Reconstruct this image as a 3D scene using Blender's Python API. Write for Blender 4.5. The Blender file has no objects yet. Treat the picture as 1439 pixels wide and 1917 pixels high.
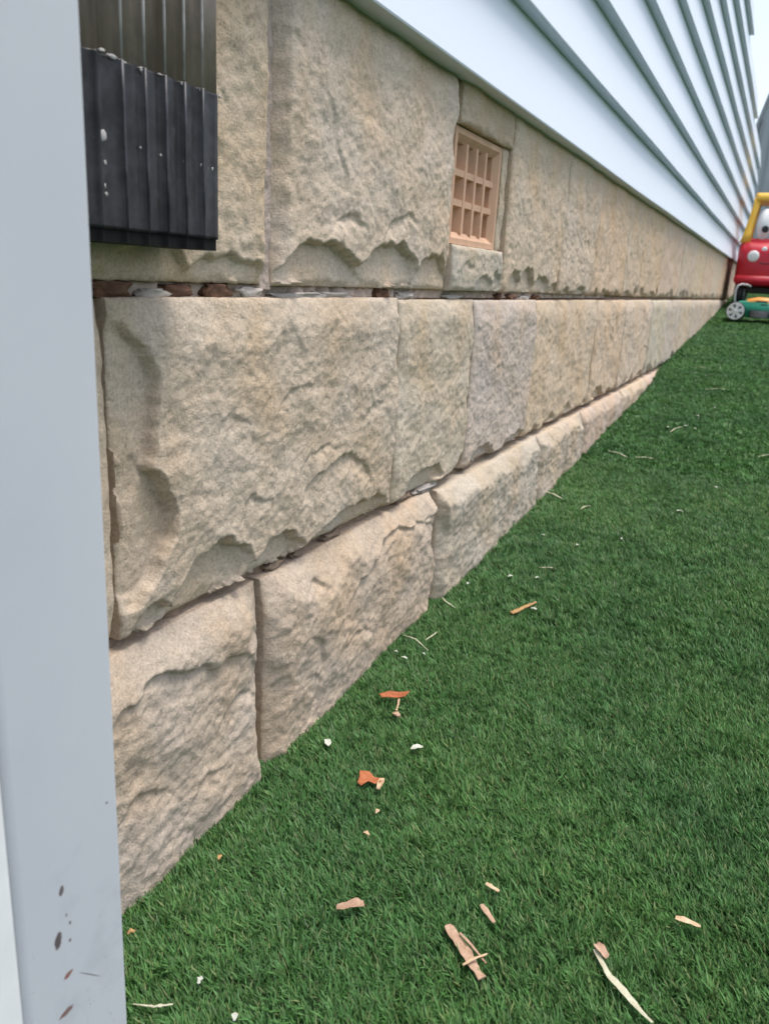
import bpy, bmesh, math, random
import numpy as np
from mathutils import Vector, Matrix

random.seed(7)
rng = np.random.default_rng(11)
S = bpy.context.scene
COL = S.collection
R = math.radians

# ------------------------------------------------------------------ camera
cam_d = bpy.data.cameras.new('camera')
cam = bpy.data.objects.new('camera', cam_d)
COL.objects.link(cam)
cam_d.sensor_fit = 'VERTICAL'
cam_d.sensor_height = 24.0
cam_d.lens = 18.65
cam_d.clip_start = 0.02
cam_d.clip_end = 2000
cam_d.dof.use_dof = True
cam_d.dof.focus_distance = 0.95
cam_d.dof.aperture_fstop = 6.2
right = Vector((0.89708819, 0.43836349, 0.05540967))
up = Vector((-0.17310868, 0.23330841, 0.9568702))
back = Vector((0.40652942, -0.86798884, 0.28518274))
M = Matrix((right, up, back)).transposed().to_4x4()
M.translation = Vector((0.5009, 0.0, 0.0))
cam.matrix_world = M
S.camera = cam

# ------------------------------------------------------------------ world and sun
SUN_EL, SUN_AZ = R(75), R(60)      # azimuth clockwise from +Y
w = bpy.data.worlds.new('World')
S.world = w
w.use_nodes = True
nt = w.node_tree
nt.nodes.clear()
sky = nt.nodes.new('ShaderNodeTexSky')
sky.sky_type = 'NISHITA'
sky.sun_disc = False
sky.sun_elevation = SUN_EL
sky.sun_rotation = SUN_AZ
sky.air_density = 1.0
sky.dust_density = 2.5
hs = nt.nodes.new('ShaderNodeHueSaturation')
hs.inputs['Saturation'].default_value = 0.60
hs.inputs['Value'].default_value = 1.0
bg = nt.nodes.new('ShaderNodeBackground')
bg.inputs['Strength'].default_value = 0.125
wo = nt.nodes.new('ShaderNodeOutputWorld')
nt.links.new(sky.outputs[0], hs.inputs['Color'])
nt.links.new(hs.outputs[0], bg.inputs['Color'])
nt.links.new(bg.outputs[0], wo.inputs['Surface'])

sun_d = bpy.data.lights.new('sun', 'SUN')
sun_d.energy = 1.5
sun_d.angle = R(26)
sun_d.color = (1.0, 0.95, 0.88)
sun = bpy.data.objects.new('sun', sun_d)
COL.objects.link(sun)
sd = Vector((math.cos(SUN_EL) * math.sin(SUN_AZ), math.cos(SUN_EL) * math.cos(SUN_AZ), math.sin(SUN_EL)))
sun.rotation_euler = sd.to_track_quat('Z', 'Y').to_euler()
sun.location = (3, 3, 6)

S.view_settings.view_transform = 'Standard'
S.view_settings.look = 'None'
S.view_settings.gamma = 1.0
S.view_settings.exposure = 1.08
S.view_settings.use_curve_mapping = False
S.render.engine = 'CYCLES'

# ------------------------------------------------------------------ helpers
class NB:
    """small node builder"""
    def __init__(self, name, rough=0.8, spec=0.3):
        self.m = bpy.data.materials.new(name)
        self.m.use_nodes = True
        self.t = self.m.node_tree
        self.b = self.t.nodes['Principled BSDF']
        self.b.inputs['Roughness'].default_value = rough
        self.b.inputs['Specular IOR Level'].default_value = spec
    def n(self, typ, **kw):
        nd = self.t.nodes.new('ShaderNode' + typ)
        for k, v in kw.items():
            if k in nd.inputs.keys():
                nd.inputs[k].default_value = v
            else:
                setattr(nd, k, v)
        return nd
    def l(self, a, b):
        self.t.links.new(a, b)
    def coord(self, kind='Object', scale=(1, 1, 1), rot=(0, 0, 0)):
        tc = self.n('TexCoord')
        mp = self.n('Mapping')
        mp.inputs['Scale'].default_value = scale
        mp.inputs['Rotation'].default_value = rot
        self.l(tc.outputs[kind], mp.inputs['Vector'])
        return mp.outputs[0]
    def noise(self, scale, detail=4, rough=0.55, vec=None, dist=0.0):
        nd = self.n('TexNoise', Scale=scale, Detail=detail, Roughness=rough, Distortion=dist)
        if vec is not None:
            self.l(vec, nd.inputs['Vector'])
        return nd.outputs['Fac']
    def ramp(self, fac, stops):
        nd = self.n('ValToRGB')
        el = nd.color_ramp.elements
        while len(el) < len(stops):
            el.new(0.5)
        for e, (p, c) in zip(el, stops):
            e.position = p
            if isinstance(c, (int, float)):
                c = (c, c, c)
            e.color = (*c, 1)
        self.l(fac, nd.inputs['Fac'])
        return nd.outputs['Color']
    def mix(self, fac, a, b, blend='MIX'):
        nd = self.n('Mix')
        nd.data_type = 'RGBA'
        nd.blend_type = blend
        for sock, v in ((nd.inputs[0], fac), (nd.inputs[6], a), (nd.inputs[7], b)):
            if isinstance(v, (int, float)):
                sock.default_value = v
            elif isinstance(v, tuple):
                sock.default_value = (*v, 1)
            else:
                self.l(v, sock)
        return nd.outputs[2]
    def math(self, op, a, b=None):
        nd = self.n('Math', operation=op)
        for i, v in enumerate((a, b)):
            if v is None:
                continue
            if isinstance(v, (int, float)):
                nd.inputs[i].default_value = v
            else:
                self.l(v, nd.inputs[i])
        return nd.outputs[0]
    def color(self, c):
        if isinstance(c, tuple):
            self.b.inputs['Base Color'].default_value = (*c, 1)
        else:
            self.l(c, self.b.inputs['Base Color'])
    def bump(self, h, strength=0.5, dist=0.001, prev=None):
        nd = self.n('Bump', Strength=strength, Distance=dist)
        self.l(h, nd.inputs['Height'])
        if prev is not None:
            self.l(prev, nd.inputs['Normal'])
        self.l(nd.outputs[0], self.b.inputs['Normal'])
        return nd.outputs[0]

def link(o, parent=None, loc=None):
    COL.objects.link(o)
    if parent is not None:
        o.parent = parent
    if loc is not None:
        o.location = loc
    return o

def obj(name, bm, mat, parent=None, loc=(0, 0, 0), smooth=False, recalc=True):
    me = bpy.data.meshes.new(name)
    if recalc:
        bmesh.ops.recalc_face_normals(bm, faces=bm.faces)
    bm.to_mesh(me)
    bm.free()
    if smooth:
        me.polygons.foreach_set('use_smooth', [True] * len(me.polygons))
    me.materials.append(mat)
    return link(bpy.data.objects.new(name, me), parent, loc)

def np_mesh(name, verts, faces, mat, parent=None, loc=(0, 0, 0), smooth=True):
    """verts (n,3) array, faces (m,4) array of quads"""
    me = bpy.data.meshes.new(name)
    nv, nf = len(verts), len(faces)
    me.vertices.add(nv)
    me.vertices.foreach_set('co', np.asarray(verts, dtype=np.float32).ravel())
    me.loops.add(nf * 4)
    me.loops.foreach_set('vertex_index', np.asarray(faces, dtype=np.int32).ravel())
    me.polygons.add(nf)
    me.polygons.foreach_set('loop_start', np.arange(nf, dtype=np.int32) * 4)
    me.update(calc_edges=True)
    me.polygons.foreach_set('use_smooth', [smooth] * nf)
    me.materials.append(mat)
    me.validate()
    return link(bpy.data.objects.new(name, me), parent, loc)

def thing(name, label, cat, loc=(0, 0, 0), rz=0.0, group=None):
    o = bpy.data.objects.new(name, None)
    o.empty_display_size = 0.1
    COL.objects.link(o)
    o.location = loc
    o.rotation_euler = (0, 0, rz)
    return tag(o, label, cat, group)

def tag(o, label, cat, group=None):
    o['label'] = label
    o['category'] = cat
    if group:
        o['group'] = group
    return o

def box(bm, x0, x1, y0, y1, z0, z1, bev=0.0, seg=2):
    r = bmesh.ops.create_cube(bm, size=1.0)
    vs = r['verts']
    for v in vs:
        v.co = Vector(((x0 + x1) / 2 + v.co.x * (x1 - x0), (y0 + y1) / 2 + v.co.y * (y1 - y0), (z0 + z1) / 2 + v.co.z * (z1 - z0)))
    if bev > 0:
        es = list({e for v in vs for e in v.link_edges})
        bmesh.ops.bevel(bm, geom=es, offset=bev, segments=seg, profile=0.5, affect='EDGES')

def prism(bm, pts, axis, a, b):
    """polygon pts extruded along an axis from a to b"""
    def put(p, t):
        if axis == 'y':
            return (p[0], t, p[1])
        if axis == 'x':
            return (t, p[0], p[1])
        return (p[0], p[1], t)
    va = [bm.verts.new(put(p, a)) for p in pts]
    vb = [bm.verts.new(put(p, b)) for p in pts]
    n = len(pts)
    bm.faces.new(va)
    bm.faces.new(vb[::-1])
    for i in range(n):
        bm.faces.new((va[i], va[(i + 1) % n], vb[(i + 1) % n], vb[i]))

def tube(bm, pts, rads, seg=10):
    pts = [Vector(p) for p in pts]
    if isinstance(rads, (int, float)):
        rads = [rads] * len(pts)
    rings = []
    for i, p in enumerate(pts):
        t = (pts[min(i + 1, len(pts) - 1)] - pts[max(i - 1, 0)]).normalized()
        a = t.orthogonal().normalized() if i == 0 else (a - t * a.dot(t)).normalized()
        b = t.cross(a)
        rings.append([bm.verts.new(p + (a * math.cos(2 * math.pi * k / seg) + b * math.sin(2 * math.pi * k / seg)) * rads[i]) for k in range(seg)])
    for r0, r1 in zip(rings, rings[1:]):
        for k in range(seg):
            bm.faces.new((r0[k], r0[(k + 1) % seg], r1[(k + 1) % seg], r1[k]))
    bm.faces.new(rings[0][::-1])
    bm.faces.new(rings[-1])

def lathe_y(bm, prof, cx, cz, cy, seg=24):
    """profile of (radius, y offset) spun about an axis parallel to Y"""
    rings = []
    for r, dy in prof:
        rings.append([bm.verts.new((cx + r * math.cos(2 * math.pi * k / seg), cy + dy, cz + r * math.sin(2 * math.pi * k / seg))) for k in range(seg)])
    for r0, r1 in zip(rings, rings[1:]):
        for k in range(seg):
            bm.faces.new((r0[k], r0[(k + 1) % seg], r1[(k + 1) % seg], r1[k]))
    bm.faces.new(rings[0][::-1])
    bm.faces.new(rings[-1])

def loft(bm, rings):
    """closed rings of equal length joined and capped"""
    R_ = [[bm.verts.new(p) for p in ring] for ring in rings]
    n = len(R_[0])
    for r0, r1 in zip(R_, R_[1:]):
        for k in range(n):
            bm.faces.new((r0[k], r0[(k + 1) % n], r1[(k + 1) % n], r1[k]))
    bm.faces.new(R_[0][::-1])
    bm.faces.new(R_[-1])

def rrect(x0, x1, z0, z1, r, y, seg=4):
    out = []
    for cx, cz, a0 in ((x1 - r, z1 - r, 0), (x0 + r, z1 - r, 90), (x0 + r, z0 + r, 180), (x1 - r, z0 + r, 270)):
        for k in range(seg + 1):
            a = R(a0 + 90 * k / seg)
            out.append((cx + r * math.cos(a), y, cz + r * math.sin(a)))
    return out

# gradient noise ------------------------------------------------------------
_p = rng.permutation(512)
_perm = np.concatenate([_p, _p])
_ga = rng.uniform(0, 2 * np.pi, 512)
_gx, _gy = np.cos(_ga), np.sin(_ga)
def perlin(x, y):
    xi, yi = np.floor(x).astype(int), np.floor(y).astype(int)
    xf, yf = x - xi, y - yi
    u = xf ** 3 * (xf * (xf * 6 - 15) + 10)
    v = yf ** 3 * (yf * (yf * 6 - 15) + 10)
    def g(ix, iy, fx, fy):
        h = _perm[(_perm[ix % 512] + iy) % 512]
        return _gx[h] * fx + _gy[h] * fy
    a = g(xi, yi, xf, yf) * (1 - u) + g(xi + 1, yi, xf - 1, yf) * u
    b = g(xi, yi + 1, xf, yf - 1) * (1 - u) + g(xi + 1, yi + 1, xf - 1, yf - 1) * u
    return (a * (1 - v) + b * v) * 1.5
def fbm(x, y, n=4, g=0.5):
    s, a = 0, 1.0
    for k in range(n):
        s = s + a * perlin(x * 2 ** k + 17.3 * k, y * 2 ** k + 5.7 * k)
        a *= g
    return s

# ------------------------------------------------------------------ materials
def stone_material():
    b = NB('sandstone', 0.92, 0.15)
    v = b.coord('Object')
    oi = b.n('ObjectInfo')
    big = b.ramp(b.noise(5.5, 4, 0.6, v, 0.6), [(0.36, 0.0), (0.62, 1.0)])
    tan = (0.55, 0.445, 0.335)
    grey = (0.55, 0.475, 0.395)
    c = b.mix(big, tan, grey)
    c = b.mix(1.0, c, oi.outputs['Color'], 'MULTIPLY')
    warm = b.ramp(b.noise(9, 3, 0.5, b.coord('Object', (1, 1, 0.45))), [(0.54, 0.0), (0.74, 0.45)])
    c = b.mix(warm, c, b.mix(1.0, c, (1.0, 0.86, 0.68), 'MULTIPLY'))
    fleck = b.ramp(b.noise(300, 4, 0.75, v), [(0.32, 0.74), (0.5, 1.0), (0.68, 1.15)])
    c = b.mix(1.0, c, fleck, 'MULTIPLY')
    patch = b.ramp(b.noise(90, 5, 0.72, v, 0.8), [(0.34, 0.91), (0.58, 1.04)])
    c = b.mix(1.0, c, patch, 'MULTIPLY')
    dots = b.ramp(b.noise(95, 2, 0.5, v), [(0.27, 0.45), (0.33, 1.0)])
    c = b.mix(0.35, c, b.mix(1.0, c, dots, 'MULTIPLY'))
    b.color(c)
    n1 = b.bump(b.noise(105, 5, 0.68, v, 0.5), 0.42, 0.0020)
    streak = b.noise(70, 4, 0.6, b.coord('Object', (1, 1.0, 2.4), (R(38), 0, 0)), 0.5)
    n2 = b.bump(streak, 0.28, 0.002, n1)
    b.bump(b.noise(420, 3, 0.7, v), 0.85, 0.0013, n2)
    return b.m
M_STONE = stone_material()

def simple(name, col, rough=0.6, spec=0.4, var=0.12, scale=30, bump=0.15, bd=0.001):
    b = NB(name, rough, spec)
    v = b.coord('Object')
    f = b.ramp(b.noise(scale, 5, 0.6, v), [(0.3, 1 - var), (0.7, 1 + var)])
    b.color(b.mix(1.0, col, f, 'MULTIPLY'))
    if bump:
        b.bump(b.noise(scale * 4, 4, 0.6, v), bump, bd)
    return b.m

M_MORTAR = simple('pinkish_mortar', (0.47, 0.38, 0.325), 0.95, 0.1, 0.16, 60, 0.7, 0.003)
M_BROWN_MORTAR = simple('brown_mortar', (0.27, 0.20, 0.145), 0.95, 0.1, 0.2, 50, 0.7, 0.003)
M_WHITE_MORTAR = simple('pale_mortar', (0.47, 0.42, 0.375), 0.95, 0.1, 0.15, 60, 0.7, 0.003)
M_BRICK = simple('red_brick', (0.17, 0.095, 0.065), 0.95, 0.1, 0.35, 45, 0.8, 0.003)
M_TERRA = simple('terracotta', (0.64, 0.405, 0.27), 0.85, 0.2, 0.10, 25, 0.25, 0.001)

def board_material():
    b = NB('white_board_paint', 0.5, 0.35)
    v = b.coord('Object')
    f = b.ramp(b.noise(2.2, 4, 0.55, b.coord('Object', (1, 0.25, 1))), [(0.3, 0.955), (0.7, 1.0)])
    c = b.mix(1.0, (0.73, 0.78, 0.855), f, 'MULTIPLY')
    d = b.ramp(b.noise(26, 5, 0.7, b.coord('Object', (1, 0.5, 3))), [(0.60, 0.0), (0.85, 0.25)])
    c = b.mix(d, c, (0.60, 0.60, 0.57))
    b.color(c)
    b.bump(b.noise(220, 3, 0.5, v), 0.06, 0.001)
    return b.m
M_BOARD = board_material()

def post_material():
    b = NB('pale_grey_powder_coat', 0.62, 0.22)
    v = b.coord('Object')
    c = b.ramp(b.noise(7, 4, 0.55, v), [(0.3, (0.53, 0.55, 0.585)), (0.7, (0.57, 0.585, 0.615))])
    # rust spots and scratches with a shape of their own, on the lower face
    sep = b.n('SeparateXYZ')
    b.l(v, sep.inputs[0])
    wob = b.noise(160, 4, 0.7, v)
    for (x, z, rx, rz, tilt, col) in ((-0.010, -0.3848, 0.0020, 0.0034, 0.15, (0.11, 0.08, 0.075)), (-0.015, -0.4194, 0.0032, 0.0060, 0.10, (0.085, 0.06, 0.055)),
                                (-0.0094, -0.4526, 0.0036, 0.0022, 0.3, (0.26, 0.10, 0.07)), (-0.013, -0.4808, 0.0060, 0.0026, 0.2, (0.20, 0.09, 0.07)),
                                (-0.005, -0.4140, 0.0010, 0.0016, 0.0, (0.14, 0.11, 0.10)), (-0.006, -0.4270, 0.0011, 0.0014, 0.0, (0.14, 0.11, 0.10)), (-0.0075, -0.4060, 0.0008, 0.0012, 0.0, (0.14, 0.11, 0.10)), (0.031, -0.3459, 0.0011, 0.0010, 0.0, (0.16, 0.14, 0.14)),
                                (0.0085, -0.4690, 0.0007, 0.0100, -0.9, (0.22, 0.20, 0.20))):
        dx = b.math('SUBTRACT', sep.outputs['Y'], x)
        dz = b.math('SUBTRACT', sep.outputs['Z'], z)
        dx = b.math('SUBTRACT', dx, b.math('MULTIPLY', dz, tilt))
        q = b.math('ADD', b.math('POWER', b.math('ABSOLUTE', b.math('DIVIDE', dx, rx)), 2.0), b.math('POWER', b.math('ABSOLUTE', b.math('DIVIDE', dz, rz)), 2.0))
        q = b.math('ADD', q, b.math('MULTIPLY', b.math('SUBTRACT', wob, 0.5), 2.6))
        c = b.mix(b.ramp(b.math('MULTIPLY', q, 0.5), [(0.28, 0.92), (0.56, 0.0)]), c, col)
    # grime flecks that thicken towards the foot
    low = b.math('MULTIPLY', b.math('SUBTRACT', -0.29, sep.outputs['Z']), 1.9)
    fl = b.ramp(b.math('ADD', b.noise(210, 4, 0.75, v), b.math('MULTIPLY', low, 0.24)), [(0.715, 0.0), (0.80, 0.62)])
    c = b.mix(fl, c, (0.16, 0.15, 0.16))
    haze = b.ramp(b.math('ADD', b.noise(24, 5, 0.6, v), b.math('MULTIPLY', low, 0.35)), [(0.62, 0.0), (0.9, 0.35)])
    c = b.mix(haze, c, (0.30, 0.31, 0.35))
    b.color(c)
    b.bump(b.noise(300, 2, 0.5, v), 0.06, 0.0008)
    return b.m
M_POST = post_material()
M_FLANGE = simple('white_gloss_paint', (0.84, 0.84, 0.84), 0.35, 0.45, 0.04, 20, 0.05)

def pipe_material(name, lo, hi, rough, dirt):
    b = NB(name, rough, 0.28)
    v = b.coord('Object')
    st = b.noise(60, 4, 0.6, b.coord('Object', (1, 1, 0.10)))
    c = b.ramp(st, [(0.3, lo), (0.7, hi)])
    sp = b.ramp(b.noise(85, 4, 0.75, v), [(0.68, 0.0), (0.76, dirt)])
    c = b.mix(sp, c, (0.42, 0.40, 0.38))
    dust = b.ramp(b.noise(22, 6, 0.7, v), [(0.42, 0.0), (0.75, 0.55)])
    c = b.mix(dust, c, (0.10, 0.10, 0.115))
    b.color(c)
    b.l(b.ramp(b.noise(40, 4, 0.6, v), [(0.3, rough - 0.08), (0.7, rough + 0.2)]), b.b.inputs['Roughness'])
    b.bump(b.noise(140, 4, 0.6, v), 0.12, 0.001)
    return b.m
M_PIPE_HI = pipe_material('weathered_pipe_grey', (0.19, 0.135, 0.10), (0.43, 0.345, 0.285), 0.34, 0.25)
M_PIPE_LO = pipe_material('black_pipe_paint', (0.010, 0.009, 0.009), (0.022, 0.021, 0.023), 0.34, 0.45)
M_BLACK = simple('black_inside', (0.008, 0.008, 0.008), 0.8, 0.2, 0.2, 40, 0)
M_FILLER = simple('white_sealant', (0.36, 0.35, 0.34), 0.7, 0.3, 0.2, 90, 0.4)

def plastic(name, col, rough=0.38, fade=0.12):
    b = NB(name, rough, 0.45)
    v = b.coord('Object')
    f = b.ramp(b.noise(9, 4, 0.55, v), [(0.3, 1 - fade), (0.7, 1 + fade)])
    c = b.mix(1.0, col, f, 'MULTIPLY')
    c = b.mix(b.ramp(b.noise(40, 5, 0.7, v), [(0.6, 0.0), (0.85, 0.25)]), c, (0.30, 0.27, 0.23))
    b.color(c)
    b.bump(b.noise(120, 3, 0.5, v), 0.05, 0.001)
    return b.m
M_RED = plastic('red_plastic', (0.50, 0.014, 0.030))
M_YELLOW = plastic('yellow_plastic', (0.70, 0.42, 0.045))
M_WHITE = plastic('white_plastic', (0.78, 0.78, 0.78), 0.4, 0.04)
M_DARK = plastic('black_plastic', (0.015, 0.016, 0.02), 0.5)
M_GREEN = plastic('green_plastic', (0.015, 0.24, 0.15))
M_ORANGE = plastic('orange_plastic', (0.72, 0.30, 0.045))
M_GREY = plastic('grey_plastic', (0.42, 0.43, 0.46))

def turf_base_material():
    b = NB('turf_backing', 0.95, 0.1)
    v = b.coord('Object')
    c = b.ramp(b.noise(35, 6, 0.7, v), [(0.3, (0.018, 0.055, 0.020)), (0.7, (0.045, 0.120, 0.045))])
    b.color(c)
    b.bump(b.noise(300, 4, 0.7, v), 0.8, 0.01)
    return b.m
M_TURF = turf_base_material()

def blade_material():
    b = NB('turf_blade', 0.46, 0.32)
    at = b.n('Attribute', attribute_name='blade')
    oi = b.n('ObjectInfo')
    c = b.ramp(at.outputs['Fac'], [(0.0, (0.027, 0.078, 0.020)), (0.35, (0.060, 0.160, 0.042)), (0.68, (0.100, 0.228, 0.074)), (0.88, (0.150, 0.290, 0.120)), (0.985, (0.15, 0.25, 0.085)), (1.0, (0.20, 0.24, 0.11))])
    geo = b.n('NewGeometry')
    mp = b.n('Mapping')
    b.l(geo.outputs['Position'], mp.inputs['Vector'])
    patch = b.ramp(b.noise(3.2, 4, 0.6, mp.outputs[0]), [(0.32, (0.82, 0.86, 0.88)), (0.68, (1.20, 1.13, 1.0))])
    c = b.mix(1.0, c, patch, 'MULTIPLY')
    rnd = b.ramp(oi.outputs['Random'], [(0.0, 0.62), (1.0, 1.34)])
    c = b.mix(1.0, c, rnd, 'MULTIPLY')
    b.color(c)
    tr = b.n('BsdfTranslucent')
    b.l(c, tr.inputs['Color'])
    mx = b.n('MixShader', Fac=0.25)
    b.l(b.b.outputs[0], mx.inputs[1])
    b.l(tr.outputs[0], mx.inputs[2])
    out = [n for n in b.t.nodes if n.type == 'OUTPUT_MATERIAL'][0]
    b.l(mx.outputs[0], out.inputs['Surface'])
    return b.m
M_BLADE = blade_material()

# ------------------------------------------------------------------ ground
def gz(x, y):
    """height of the turf backing: it climbs along the wall"""
    yy = min(max(y, -6.0), 9.5)
    return -0.655 + 0.072 * yy + 0.004 * math.sin(3.1 * x + 1.7 * y) + 0.003 * math.sin(5.3 * y - 2.2 * x)
bm = bmesh.new()
xs = sorted(set([-400, -60, -15, -4, -1] + [round(-0.6 + 0.15 * i, 3) for i in range(36)] + [6, 9, 15, 40, 120, 400]))
ys = sorted(set([-400, -60, -15, -6, -3, -1.5] + [round(-1 + 0.15 * i, 3) for i in range(72)] + [11, 14, 20, 50, 150, 600]))
grid = [[bm.verts.new((x, y, gz(x, y))) for y in ys] for x in xs]
for i in range(len(xs) - 1):
    for j in range(len(ys) - 1):
        bm.faces.new((grid[i][j], grid[i + 1][j], grid[i + 1][j + 1], grid[i][j + 1]))
g = obj('ground', bm, M_TURF, smooth=True)
g['kind'] = 'structure'

# ------------------------------------------------------------------ stone wall
W0 = Vector((0.0, 0.40, -0.34))
wall = thing('stone_wall', 'rock faced sandstone block wall under the white boards, rising from the green turf', 'stone wall', W0)

def ledge(H, U, V, cy, cz, half, length, ang, depth, floor=None, p=2.2, wob=0.007, seed=0.0, bow=1.0):
    """a chip with one sharp arched rim: the surface drops right below the rim and climbs back over `length`.
    ang is the direction (degrees from +Y towards +Z) in which the rim lies from the chip's centre."""
    a = R(ang)
    n1 = fbm(U * 28 + seed * 3.1, V * 28 + seed, 3)
    n2 = fbm(U * 28 - seed * 2.3, V * 28 + seed * 1.9 + 40, 3)
    du, dv = U - cy + wob * n1, V - cz + wob * n2
    q = du * math.cos(a) + dv * math.sin(a)
    s = -du * math.sin(a) + dv * math.cos(a)
    arch = length * np.clip(1 - np.abs(s / half) ** 2, 0, 1) ** 0.7 * (1 + 0.22 * fbm(s * 11 + seed * 5, s * 0 + seed, 1))
    t = np.where(arch > 1e-5, q / np.maximum(arch, 1e-5), 2.0)
    inside = (t > 0) & (t < 1)
    soft = np.clip((1 - t) * np.maximum(arch, 0) / 0.0055, 0, 1)
    soft = soft * soft * (3 - 2 * soft)
    k = np.where(inside, np.clip(t, 0, 1) ** p, 0.0)
    if floor is not None:
        k = np.where(inside, 0.72 + 0.28 * np.clip(t, 0, 1) ** p, 0.0) * np.clip((1 - np.abs(s / half)) * 4.0, 0, 1) * soft
        return np.where(inside, H - k * np.maximum(H - floor, 0), H)
    edge = np.clip(1 - np.abs(s / half), 0, 1) ** 0.5
    return H - k * depth * edge * soft

def make_stone(y0, y1, z0, z1, bulge=0.030, seed=1, res=0.0022, tint=(1, 1, 1), chips=None, x0=0.0, top=0.05, bot=0.022, lft=0.03, rgt=0.022, rough=1.0, nbot=None, inner=2, flr_s=0.8, flr_v=0.45):
    nu, nv = max(6, int((y1 - y0) / res)), max(6, int((z1 - z0) / res))
    if nu * nv > 60000:
        k = math.sqrt(60000 / (nu * nv)); nu, nv = int(nu * k), int(nv * k)
    r = random.Random(seed)
    u = np.linspace(y0, y1, nu + 1); v = np.linspace(z0, z1, nv + 1)
    U, V = np.meshgrid(u, v, indexing='ij')
    o1, o2 = seed * 7.13, seed * 3.77
    Uw = U + 0.005 * fbm(U * 16 + o1, V * 16 + o2, 3)
    Vw = V + 0.005 * fbm(U * 16 + o2 + 30, V * 16 + o1, 3)
    def rampe(d, s, w, off):
        ww = w * (1 + 0.55 * fbm(s * 11 + off, s * 0 + off * 1.3, 3))
        t = np.clip(d / np.maximum(ww, 0.006), 0, 1)
        return 0.65 * t + 0.35 * np.sin(t * np.pi / 2)
    E = rampe(Uw - y0, Vw, lft, o1 + 1) * rampe(y1 - Uw, Vw, rgt, o1 + 4) * rampe(Vw - z0, Uw, bot, o1 + 9) * rampe(z1 - Vw, Uw, top, o1 + 13)
    E = np.clip(E, 0, 1)
    side = np.minimum(Uw - y0, y1 - Uw); vert = np.minimum((Vw - z0) * 1.0, (z1 - Vw) * 1.0)
    fl_ = np.where(side < vert, flr_s, flr_v)
    fl_ = flr_v + (flr_s - flr_v) * np.clip(vert / 0.05, 0, 1)
    E = fl_ + (1 - fl_) * E
    low = fbm(U * 7 + o1, V * 7 + o2, 2)
    mid = fbm(Uw * 21 + o2, Vw * 21 + o1, 3)
    rid = 1 - np.abs(perlin(Uw * 38 + o1 * 2, Vw * 46 + o2 * 2)) * 1.6
    fine = fbm(U * 110 + o1, V * 110 + o2, 3, 0.6)
    H = bulge * E * (1 + 0.13 * low) + E * rough * (0.0021 * mid + 0.0008 * rid) 
    # chips along the lower arris
    if chips is None:
        chips = []
        s = y0 + r.uniform(0.0, 0.04)
        while s < y1 - 0.02:
            hw = r.uniform(0.035, 0.11)
            hh = r.uniform(0.016, 0.046)
            chips.append((s + hw, z0 - 0.004, min(hw, (y1 - y0) * 0.45), hh, 90 + r.uniform(-12, 12), 0, r.uniform(0.003, 0.008)))
            s += hw * r.uniform(1.6, 2.7)
        for k in range(inner):
            chips.append((r.uniform(y0 + 0.05, y1 - 0.05), r.uniform(z0 + 0.07, z1 - 0.09), r.uniform(0.03, 0.08), r.uniform(0.02, 0.05), r.choice((80, 100, 60, 120, 10)) + r.uniform(-10, 10), r.uniform(0.0015, 0.004), None, 1.5))
    for i, c in enumerate(chips):
        cy, cz, hw, ln, ang, dep, fl = c[:7]
        H = ledge(H, U, V, cy, cz, hw, ln, ang, dep, fl, p=(c[7] if len(c) > 7 else 2.2), seed=seed + i * 1.7)
    H = H + (0.25 + 0.75 * E) * rough * 0.0008 * fine
    # keep arrises close to the wall plane, slightly ragged
    edge = np.minimum.reduce([U - y0, y1 - U, V - z0, z1 - V])
    k = np.clip(edge / 0.003, 0, 1)
    H = np.maximum(H * (0.88 + 0.12 * k), -0.001 + 0.001 * fine)
    X = x0 + H
    jag = 0.0007 * (1 - k)
    U2 = U + jag * fbm(U * 60 + 3, V * 60, 2)
    V2 = V + jag * fbm(U * 60 - 9, V * 60 + 7, 2)
    yc, zc = (y0 + y1) / 2, (z0 + z1) / 2
    P = np.stack([X - x0, U2 - yc, V2 - zc], -1).reshape(-1, 3)
    idx = np.arange((nu + 1) * (nv + 1)).reshape(nu + 1, nv + 1)
    F = np.stack([idx[:-1, :-1], idx[1:, :-1], idx[1:, 1:], idx[:-1, 1:]], -1).reshape(-1, 4)
    loop = np.concatenate([idx[:, 0], idx[-1, 1:], idx[-2::-1, -1], idx[0, -2:0:-1]])
    Pb = P[loop].copy(); Pb[:, 0] = -0.085 + 0 * Pb[:, 0]
    nb = len(loop); base = len(P)
    lb = np.arange(base, base + nb)
    F2 = np.stack([loop, lb, np.roll(lb, -1), np.roll(loop, -1)], -1)
    o = np_mesh('stone', np.concatenate([P, Pb]), np.concatenate([F, F2]), M_STONE, wall, Vector((x0, yc, zc)) - W0)
    # sides stay crisp against the face
    sm = np.ones(len(o.data.polygons), dtype=bool); sm[len(F):] = False
    o.data.polygons.foreach_set('use_smooth', sm)
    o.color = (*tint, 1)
    return o

def jt(t, a=0.05):
    return tuple(max(0.6, c * (1 + random.uniform(-a, a))) for c in t)

TAN, GREY, PINK, YEL = (1.03, 0.985, 0.92), (1.0, 0.985, 0.97), (1.05, 1.0, 0.95), (1.06, 0.995, 0.89)

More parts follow.
